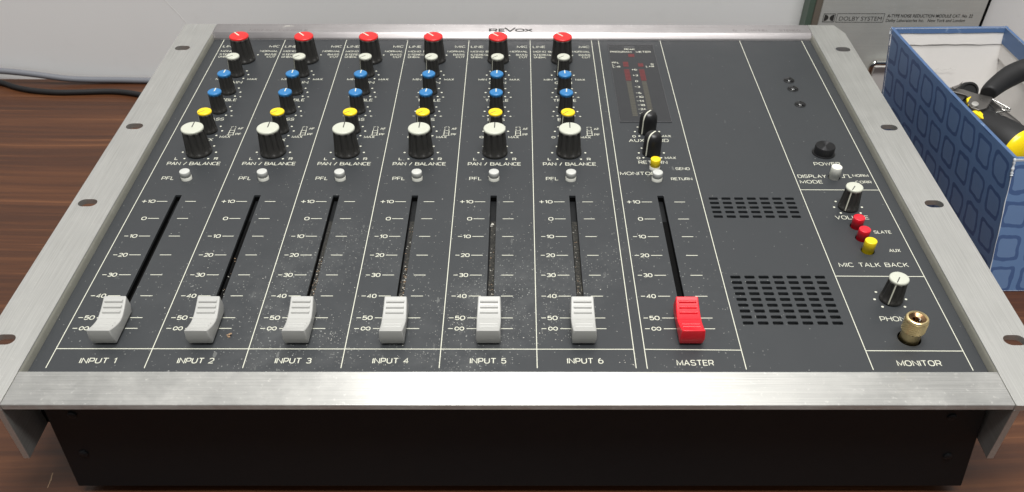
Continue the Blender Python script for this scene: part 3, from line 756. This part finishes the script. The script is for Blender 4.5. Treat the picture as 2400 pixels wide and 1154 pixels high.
# ---- dust on the panel, one loose mass
mb = MB()
def flake(mb, x, y, z, r, mi=0):
    n = random.choice((4, 5, 6)); a0 = random.random()*6.28; st = random.uniform(.4, 1)
    ring = [(x+r*math.cos(a0+2*PI*i/n)*random.uniform(.6, 1), y+r*st*math.sin(a0+2*PI*i/n)*random.uniform(.6, 1), z) for i in range(n)]
    mb.add(ring+[(x, y, z+r*.5)], [(i, (i+1) % n, n) for i in range(n)], mi)
for i in range(520):
    x = random.gauss(165, 62); y = random.gauss(-25, 42)
    if not (3 < x < 300 and -94 < y < 70): continue
    if any(abs(x-q) < 2.2 for q in slotX) and -80 < y < 42: continue
    flake(mb, x, y, .04, random.choice((.1, .13, .17, .24)) if random.random() < .94 else .4)
for cx_, cy_, n_ in ((178, -57, 26), (215, -68, 18), (222, -42, 14), (122, -70, 18), (133, -84, 10), (255, -86, 12), (228, -70, 14), (150, -86, 8)):
    for k in range(n_): flake(mb, cx_+random.gauss(0, 3.2), cy_+random.gauss(0, 2.2), .05, random.uniform(.12, .38))
for i in range(120):
    q = random.choice((150.3, 193.2, 236.3, 107.3, 107.3, 64.3)); y = random.uniform(-42, 21) if q > 110 else random.uniform(-42, -5)
    flake(mb, q+random.uniform(-1.2, 1.2), y, -2.95, random.uniform(.2, .5), random.choice((0, 0, 1)))
for k in range(26): flake(mb, 107.2+1.2+random.uniform(-.5, .4), random.uniform(-42, -26), -2.2-random.random(), random.uniform(.3, .6), 1)
for k in range(30): flake(mb, 150.3+random.uniform(-.2, 1.3), random.uniform(-42, -16), -2.0-random.random(), random.uniform(.3, .65), random.choice((0, 1)))
for k in range(7): flake(mb, 193.2+random.gauss(0, .5), 19+random.gauss(0, 1), -2.9, .6, 0)
mb.build('dust', ['dust', 'crumb'], desk, smooth=0, kind='stuff')
mb = MB()
for k in range(7): flake(mb, 75.2+random.gauss(0, .5), -69.0+random.gauss(0, .7), .1+.15*k, .9, 0)
mb.build('crumb', 'crumb', desk, smooth=0)

# ------------------------------------------------------------------ gold headphone adapter
ad = empty('jack_adapter', (384.6, -70.3, 0), 'gold plated headphone jack adapter with knurled barrel standing in the PHONES socket', 'jack adapter')
mb = MB(); mb.lathe([(4.4, -6), (4.4, 4.6), (4.75, 5.3), (4.9, 5.6)], n=48); mb.build('barrel', 'gold', ad, smooth=50)
# knurled sleeve: small pyramids all round
n, rows = 40, 9; vs = []; fs = []
for j in range(rows+1):
    for i in range(n):
        a = 2*PI*i/n; r = 5.15+(.13 if (i+j) % 2 else -.13); vs.append((r*math.cos(a), r*math.sin(a), 5.7+j*5.6/rows))
for j in range(rows):
    for i in range(n):
        k = (i+1) % n; fs += [(j*n+i, j*n+k, (j+1)*n+k), (j*n+i, (j+1)*n+k, (j+1)*n+i)]
mb = MB(); mb.add(vs, fs); mb.lathe([(4.7, 5.45), (5.1, 5.7)], n=40, cap=False); mb.build('knurled_sleeve', 'gold', ad, smooth=0)
mb = MB(); mb.lathe([(5.15, 11.25), (5.15, 11.6), (4.9, 12.3), (4.5, 12.75), (4.0, 12.8), (3.7, 12.3)], n=48, cap=False); mb.build('rim', 'gold', ad, smooth=50)
mb = MB(); mb.lathe([(3.72, 12.3), (2.1, 11.3), (1.9, 11.5), (1.7, 11.2), (1.55, 8), (.02, 6)], n=40, cap=False); mb.build('socket', 'gold_dark', ad, smooth=40)
mb = MB(); mb.tube([(.6, -1.4, 11.4), (1.5, -.2, 11.6), (1.0, 1.0, 11.5)], .35, 8); mb.build('contact_spring', 'steel', ad)
ad.rotation_euler = (math.radians(-1), math.radians(-.8), 0)

# ------------------------------------------------------------------ cables behind the desk
def smooth_path(pts, n=8):
    out = []; P_ = [Vector(p) for p in pts]
    for i in range(len(P_)-1):
        p0, p1, p2, p3 = P_[max(i-1, 0)], P_[i], P_[i+1], P_[min(i+2, len(P_)-1)]
        for k in range(n):
            t = k/n; out.append(.5*((2*p1)+(p2-p0)*t+(2*p0-5*p1+4*p2-p3)*t*t+(3*p1-p0-3*p2+p3)*t**3))
    out.append(P_[-1]); return out
mb = MB(); mb.tube(smooth_path([(-330, 304, -56), (-250, 304, -58.5), (-214.7, 305, -60.7), (-189.8, 305, -63.4), (-165.2, 305, -67.1), (-146, 306, -68.8), (-120.3, 307, -69.6), (-97.6, 307, -70), (-60, 307, -70), (0, 306, -70), (120, 300, -70)]), 2.4, 12)
o = mb.build('grey_cable', 'cable_grey', smooth=60); o['label'] = 'pale grey cable running along the foot of the white wall'; o['category'] = 'cable'
mb = MB(); mb.tube(smooth_path([(-300, 330-15, -66), (-245, 309, -68), (-217.9, 303.2, -69.8), (-201.7, 295.3, -69.9), (-186.5, 290.1, -69.9), (-166, 287, -69.9), (-146.9, 287.4, -69.9), (-127.8, 288.6, -69.9), (-114.8, 287.9, -69.9), (-100.7, 284.5, -69.9), (-84.8, 278.3, -69.9), (-60, 268, -69.9), (-10, 262, -69.9), (60, 258, -69.9)]), 2.15, 12)
o = mb.build('black_cable', 'rubber', smooth=60); o['label'] = 'black cable lying on the table in front of the grey one'; o['category'] = 'cable'

# ------------------------------------------------------------------ silver module plate behind
md = empty('noise_reduction_module', (500, 296, TZ), 'tall silver metal module with small black lettering and a nickel handle, behind blue box', 'rack module')
mb = MB(); mb.box(438.2, 563.0, 296, 298.5, TZ+.2, 130); mb.build('face_plate', 'plate', md, smooth=0, bevel=.3, loc=(-500, -296, -TZ))
mb = MB(); mb.box(438.6, 566.6, 298.7, 312.6, TZ+.2, 129); mb.build('module_body', 'void', md, smooth=0, loc=(-500, -296, -TZ))
mb = MB(); mb.box(428.8, 433.4, 299, 312, TZ+.2, 131); mb.build('side_board', 'green_edge', md, smooth=0, loc=(-500, -296, -TZ), label='dark green board edge')
mb = MB(); mb.box(433.5, 438.1, 297.5, 312, TZ+.2, 131); mb.build('side_rail', 'brown_edge', md, smooth=0, loc=(-500, -296, -TZ), label='brown grey side rail')
mb = MB(); yy = 291
mb.tube(smooth_path([(487.2, 296, -80+10), (487.2, yy, -66), (487.2, yy, -52), (487.6, yy, -47.5), (489.8, yy, -45.6), (494, yy, -45.4), (530, yy, -45.4)], 5), 2.0, 14)
mb.build('handle', 'chrome', md, smooth=50, loc=(-500, -296, -TZ))
mb = MB(); mb.box(491.6, 545, 293.8, 295.9, TZ+.2, -50.5); mb.build('label_card', 'lining', md, smooth=0, loc=(-500, -296, -TZ))
# lettering on the plate, upright in the xz plane
def vtext(s, x0, x1, z, h, bold=0, parent=md, wd=None):
    cu = bpy.data.curves.new('t', 'FONT'); cu.body = s; cu.offset = bold; cu.size = 1
    tmp = bpy.data.objects.new('t', cu); COL.objects.link(tmp)
    me = bpy.data.meshes.new_from_object(tmp.evaluated_get(bpy.context.evaluated_depsgraph_get())); bpy.data.objects.remove(tmp)
    xs = [v.co.x for v in me.vertices]; k = (x1-x0)/(max(xs)-min(xs)); mx = min(xs)
    for v in me.vertices: v.co = ((x0-500+(v.co.x-mx)*k)*S, -.06*S, (z-TZ+v.co.y*h/.73)*S)
    me.name = 'lettering'; me.materials.clear(); me.materials.append(M['ink'])
    o = bpy.data.objects.new('lettering', me); COL.objects.link(o); o.parent = parent; return o
vtext('A-TYPE NOISE REDUCTION MODULE CAT. No. 22', 489.7, 555.4, -11.0, 2.5, .02)
vtext('Dolby Laboratories Inc.   New York and London', 489.7, 550.7, -14.5, 2.4, .012)
vtext('DOLBY SYSTEM', 453.3, 486.0, -13.6, 3.3, .0)
def upright(mb, name, mat, parent):      # turn a flat xy drawing into the plate's plane
    mb.v = [(x-500, -.05-z, y-TZ) for x, y, z in mb.v]; return mb.build(name, mat, parent, smooth=0)
mb = MB(); mb.ribbon([(451.2, -14.9), (487.4, -14.9), (487.4, -8.2), (451.2, -8.2)], .35, .01, True)
upright(mb, 'logo_frame', 'ink', md)
mb = MB(); mb.ribbon([(440.9, -14.7), (449.8, -14.7), (449.8, -8.4), (440.9, -8.4)], .4, .02, True)
for x0, sg in ((441.6, 1), (449.1, -1)):
    n = 10; pts = [(x0, -14.1)]+[(x0+sg*3.3*math.cos(t), -11.55+2.55*math.sin(t)) for t in [-PI/2+PI*i/n for i in range(n+1)]]+[(x0, -9.0)]
    mb.add([(p[0], p[1], .01) for p in pts], [tuple(range(len(pts))) if sg > 0 else tuple(reversed(range(len(pts))))])
upright(mb, 'double_d_emblem', 'ink', md)

# ------------------------------------------------------------------ blue cardboard box
bx = empty('storage_box', (515, 150, TZ), 'open blue cardboard box printed with dark blue rounded squares, holding hand tools beside the desk', 'box')
O3 = Vector((515, 150, TZ))
TOPZ = 8.0; TH = 2.2
FL_b, BL_b, BR_b, FR_b = [Vector(p) for p in ((492, 45.4, TZ+.3), (474, 213.5, TZ+.3), (556, 216, TZ+.3), (566, 46, TZ+.3))]
FL_t, BL_t, BR_t, FR_t = [Vector(p) for p in ((486.2, 67.0, TOPZ), (468.2, 235.4, TOPZ), (551.0, 237.6, TOPZ), (561.5, 68, TOPZ))]
def slab(a_b, b_b, b_t, a_t, inward, mats, name, label=None, nseg=12, sag=0.6):
    """one cardboard wall: outer printed face, inner lining, a rolled top edge; UV over the outer face"""
    me_v = []; faces = []; mi = []; uvs = []
    inn = Vector(inward)*TH
    cols = []
    for i in range(nseg+1):
        t = i/nseg; b = a_b.lerp(b_b, t); tp = a_t.lerp(b_t, t); bulge = -Vector(inward)*sag*math.sin(PI*t)
        col = []
        for s_ in (0, .25, .5, .75, 1): col.append(b.lerp(tp, s_)+bulge*s_)
        cols.append(col)
    def addf(vv, m, uv):
        o_ = len(me_v); me_v.extend(vv); faces.append(tuple(range(o_, o_+len(vv)))); mi.append(m); uvs.extend(uv)
    for i in range(nseg):
        u0, u1 = i/nseg, (i+1)/nseg
        for j in range(4):
            v0, v1 = j/4, (j+1)/4
            addf([cols[i][j], cols[i+1][j], cols[i+1][j+1], cols[i][j+1]], 0, [(u0, v0), (u1, v0), (u1, v1), (u0, v1)])
            addf([cols[i+1][j]+inn, cols[i][j]+inn, cols[i][j+1]+inn, cols[i+1][j+1]+inn], 1, [(u1, v0), (u0, v0), (u0, v1), (u1, v1)])
        tA, tB = cols[i][4], cols[i+1][4]; rise = Vector((0, 0, .5))
        addf([tA, tB, tB+inn*.5+rise, tA+inn*.5+rise], 2, [(0, 0)]*4); addf([tA+inn*.5+rise, tB+inn*.5+rise, tB+inn, tA+inn], 2, [(0, 0)]*4)
    me = bpy.data.meshes.new(name); me.from_pydata([tuple((v-O3)*S) for v in me_v], [], faces); me.update()
    uvl = me.uv_layers.new(name='UVMap')
    for k, uv in enumerate(uvs): uvl.data[k].uv = uv
    for m in mats: me.materials.append(M[m])
    me.polygons.foreach_set('material_index', mi)
    o = bpy.data.objects.new(name, me); COL.objects.link(o); o.parent = bx
    if label: o['label'] = label
    return o
slab(BL_b, FL_b, FL_t, BL_t, (.99, .1, 0), ['box_side', 'lining', 'box_plain'], 'box_wall', sag=1.2)
slab(FL_b, FR_b, FR_t, FL_t, (0, 1, 0), ['box_front', 'lining', 'box_plain'], 'box_wall')
slab(FR_b, BR_b, BR_t, FR_t, (-.99, -.06, 0), ['box_side', 'lining', 'box_plain'], 'box_wall')
slab(BR_b, BL_b, BL_t, BR_t, (0, -1, 0), ['box_front', 'lining', 'box_plain'], 'box_wall')
mb = MB(); q = [p-O3 for p in (FL_b, FR_b, BR_b, BL_b)]
mb.add([tuple(p+Vector((0, 0, .4))) for p in q], [(0, 1, 2, 3)]); mb.build('box_floor', 'lining', bx, smooth=0)
# folded-over paper band inside the rim
def band(a, b, inward, hgt, mat, name, wob=.15, off=.6):
    mb = MB(); inn = Vector(inward); n = 14; up = []; dn = []
    for i in range(n+1):
        p = a.lerp(b, i/n)+inn*(TH+off)+Vector((0, 0, .25)); up.append(p-O3); dn.append(p-O3+Vector((0, -.28*hgt if abs(inn.y) > .5 else 0, -hgt+random.uniform(-wob, wob)))+inn*random.uniform(0, wob))
    mb.add([tuple(p) for p in up+dn], [(i, i+1, n+2+i, n+1+i) for i in range(n)]); return mb.build(name, mat, bx, smooth=60)
band(BL_t, BR_t, (0, -1, 0), 3.0, 'box_plain', 'rim_band'); band(BR_t, FR_t, (-1, 0, 0), 10.0, 'box_plain', 'rim_band')
band(BL_t, BR_t, (0, -1, 0), 10.5, 'lining', 'lining_flap', .3, .15); band(BR_t, FR_t, (-1, 0, 0), 20, 'lining', 'lining_flap', .1, .15)
# scuffed corners
for a, b, r in ((FL_t, FL_t.lerp(FL_b, .12), 1.0), (FL_t.lerp(FL_b, .12), FL_b, .35), (BL_t+Vector((.5, .3, .2)), BL_t.lerp(BL_b, .06), .9)):
    n = 14; mb = MB(); mb.tube([tuple(a.lerp(b, i/n)-O3+Vector((random.uniform(-.15, .15), random.uniform(-.15, .15), 0))) for i in range(n+1)], [r*random.uniform(.5, 1) for _ in range(n+1)], 6)
    mb.build('scuffed_corner', 'paper_wear', bx, smooth=60)
mb = MB(); mb.box(FL_t.x-515+.3, FL_t.x-515+9, FL_t.y-150-.45, FL_t.y-150+.4, TOPZ-TZ-5, TOPZ-TZ-.2); mb.build('torn_tape', 'paper_wear', bx, smooth=0)
mb = MB()
for zz, a in ((-18, 0), (-40, 1.2)):
    x = 505+a
    for k in range(5):
        mb.tube([(x-515, 225.0-150+.22*(zz+18), zz-TZ), (x-515+1.6, 225.0-150+.22*(zz+18), zz-TZ+random.uniform(-1, 1.6)), (x-515+2.4, 225-150+.22*(zz+18), zz-TZ+.3)], .14, 5); x += random.uniform(2.2, 3.6)
mb.build('pencil_scribble', 'scribble', bx, smooth=0)

# ------------------------------------------------------------------ tools in the box
pl = empty('pliers', (495, 142, 0), 'black handled pliers with a steel return spring leaning out of the blue box', 'pliers')
OP = Vector((495, 142, 0)); rel = lambda L_: [tuple(Vector(p)-OP) for p in L_]
hp = smooth_path([(503.6, 147.0, 4.6), (506, 150.2, 5.4), (514.7, 157.9, 7), (523.6, 163.7, 9), (531.6, 166.6, 11), (541.5, 170.2, 12), (556, 173, 13)])
mb = MB(); mb.tube(rel(hp), [4.0, 4.5, 4.8]+[min(7.0, 5.0+.1*i) for i in range(len(hp)-3)], 22); mb.build('handle', 'rubber', pl, smooth=60)
mb = MB(); mb.tube(rel(smooth_path([(500, 134, -12), (507, 128, -22), (520, 114, -34), (532, 102, -40)])), 5.5, 14); mb.build('handle', 'rubber', pl, smooth=60)
def flat(pts, th, mat, name, parent=pl, org=OP, bev=.3):
    n = len(pts); top = [Vector(p)-org for p in pts]; ctr = sum(top, Vector())/n
    dn = [p+Vector((0, 0, -th)) for p in top]; mb = MB()
    mb.add([tuple(p) for p in top+dn], [tuple(range(n)), tuple(reversed(range(n, 2*n)))]+[(i, n+i, n+(i+1) % n, (i+1) % n) for i in range(n)])
    return mb.build(name, mat, parent, smooth=0, bevel=bev)
flat([(504.2, 152.2, 3.6), (498.5, 150.5, 3.0), (492.6, 146.5, 2.4), (489.2, 141, 2), (489.6, 136.0, 1.6), (493.6, 133.0, 1.4), (498.6, 134.6, 1.8), (503.0, 140.5, 2.6), (507.2, 146.6, 3.6)], 2.6, 'steel_dark', 'jaw')
flat([(501.4, 153.8, 1.0), (494.5, 160.4, .8), (487.2, 163.6, .6), (484.8, 162.4, .4), (486.6, 159.0, .2), (493.2, 154.6, .2), (496.4, 147.0, .2), (500, 147, .6)], 2.2, 'steel_dark', 'jaw')
flat([(486.4, 161.0, 2.2), (490.7, 162.0, 3.2), (493.4, 163.2, 5), (490.9, 160.2, 3.0), (487.6, 158.8, 2.0)], .8, 'steel_dark', 'blade', bev=.1)
mb = MB(); mb.lathe([(2.3, -.6), (2.3, .5), (2.0, .85), (1.3, .95), (.02, .95)], n=28); mb.build('pivot_screw', 'steel', pl, smooth=40, loc=(492.4-OP.x, 137.8-OP.y, 2.4), rot=(.25, -.12, 0))
mb = MB(); mb.lathe([(.5, 0), (.4, .25), (.02, .3)], n=12); mb.build('rivet', 'steel', pl, smooth=40, loc=(497.9-OP.x, 143.6-OP.y, 2.9))
coil = [(512.3+2.5*math.cos(t), 136.6+1.7*math.sin(t), .2-.55*t/6.3) for t in [i*.7 for i in range(18)]]
mb = MB(); mb.tube(rel(smooth_path([(505.4, 146.4, 2), (509.8, 142.2, 1.2)]+coil+[(506.8, 135.4, -1.6), (501.0, 134.8, -3)], 3)), .5, 8); mb.build('return_spring', 'steel', pl, smooth=60)
flat([(490.4, 146.2, 2.2), (494.3, 148.8, 2.4), (492.2, 143.4, 2.0), (489.0, 138.4, 1.6)], 1.6, 'tool_yellow', 'yellow_insert')
flat([(489.8, 133.4, 0.6), (494.6, 134.6, .6), (497.9, 128.8, -1.4), (495.2, 127.0, -1.4)], 1.6, 'tool_yellow', 'yellow_insert')
mb = MB(); mb.tube(rel(smooth_path([(498, 147, -4), (504.6, 145.5, -4.6), (505.4, 138, -6.5), (500, 131, -9)])), 3.6, 14); mb.build('lower_grip', 'rubber', pl, smooth=60)
sd = empty('screwdriver', (512, 107, -11), 'thick black screwdriver handle with domed yellow end at the front of the blue box', 'screwdriver')
OS = Vector((512, 107, -11)); ax = (Vector((512.5, 107, -11))-Vector((493, 150, -14))).normalized()
mb = MB(); mb.tube([tuple(ax*t) for t in (-58, -50, -30, -12, -2, 0)], [7, 11, 13, 13.6, 13.4, 12.6], 32); mb.build('handle', 'rubber', sd, smooth=60)
mb = MB(); mb.tube([tuple(ax*(-.3+7*math.sin(t))) for t in [PI/2*i/8 for i in range(9)]], [max(.05, 12.9*math.cos(PI/2*i/8)) for i in range(9)], 36); mb.build('handle_end', 'tool_yellow', sd, smooth=60)
mb = MB(); mb.tube([tuple(ax*-56), tuple(ax*-66)], 3, 14); mb.build('shaft', 'steel', sd, smooth=60)
sb = empty('steel_tube', (520, 140, -6), 'grey steel tube lying behind the yellow ended handle in the blue box', 'tube')
mb = MB(); mb.tube([(-8, 18, -3), (0, -8, -4), (2, -30, -6)], 4.2, 18); mb.build('tube_body', 'steel_dark', sb, smooth=50)
rr = empty('plastic_cap', (502.0, 166.5, -4), 'round black plastic cap standing at the back of the tools in the blue box', 'plastic cap')
mb = MB(); mb.lathe([(5.6, 0), (5.9, .6), (5.9, 7.4), (5.4, 8.0), (4.6, 8.0), (4.4, 7.2), (.02, 7.2)], n=36); mb.build('cap_shell', 'rubber', rr, smooth=40, rot=(math.radians(62), 0, math.radians(-14)), loc=(0, 4, -2))
rl = empty('black_sleeve', (484, 168, -6), 'short black rubber sleeve beside the plier jaws in the blue box', 'sleeve')
mb = MB(); mb.tube([(-4, 8, -2), (2, -4, 0), (10, -14, 0)], 5.0, 14); mb.build('sleeve_body', 'rubber', rl, smooth=60)

# scratch in the table top
mb = MB()
for k in range(4): mb.ribbon([(-23.5+k*.25, -92-k*2.2), (-23.2+k*.2+random.uniform(-.4, .4), -94.5-k*2.2)], random.uniform(.3, .8), TZ+.03+.004*k)
mb.build('scratch', 'crumb', tab, smooth=0)

# consistent outward normals on every mesh that was built by hand
import bmesh
for me in {o.data for o in scene.objects if o.type == 'MESH'}:
    nm = me.name.split('.')[0]
    if nm in ('case', 'hanging_leg', 'fader_cap', 'rear_strip', 'yellow_insert', 'table', 'cap', 'rotary_knob', 'barrel', 'rim', 'knurled_sleeve', 'handle', 'jaw', 'dust', 'crumb', 'domed_knob'):
        bm = bmesh.new(); bm.from_mesh(me); bmesh.ops.recalc_face_normals(bm, faces=bm.faces); bm.to_mesh(me); bm.free()
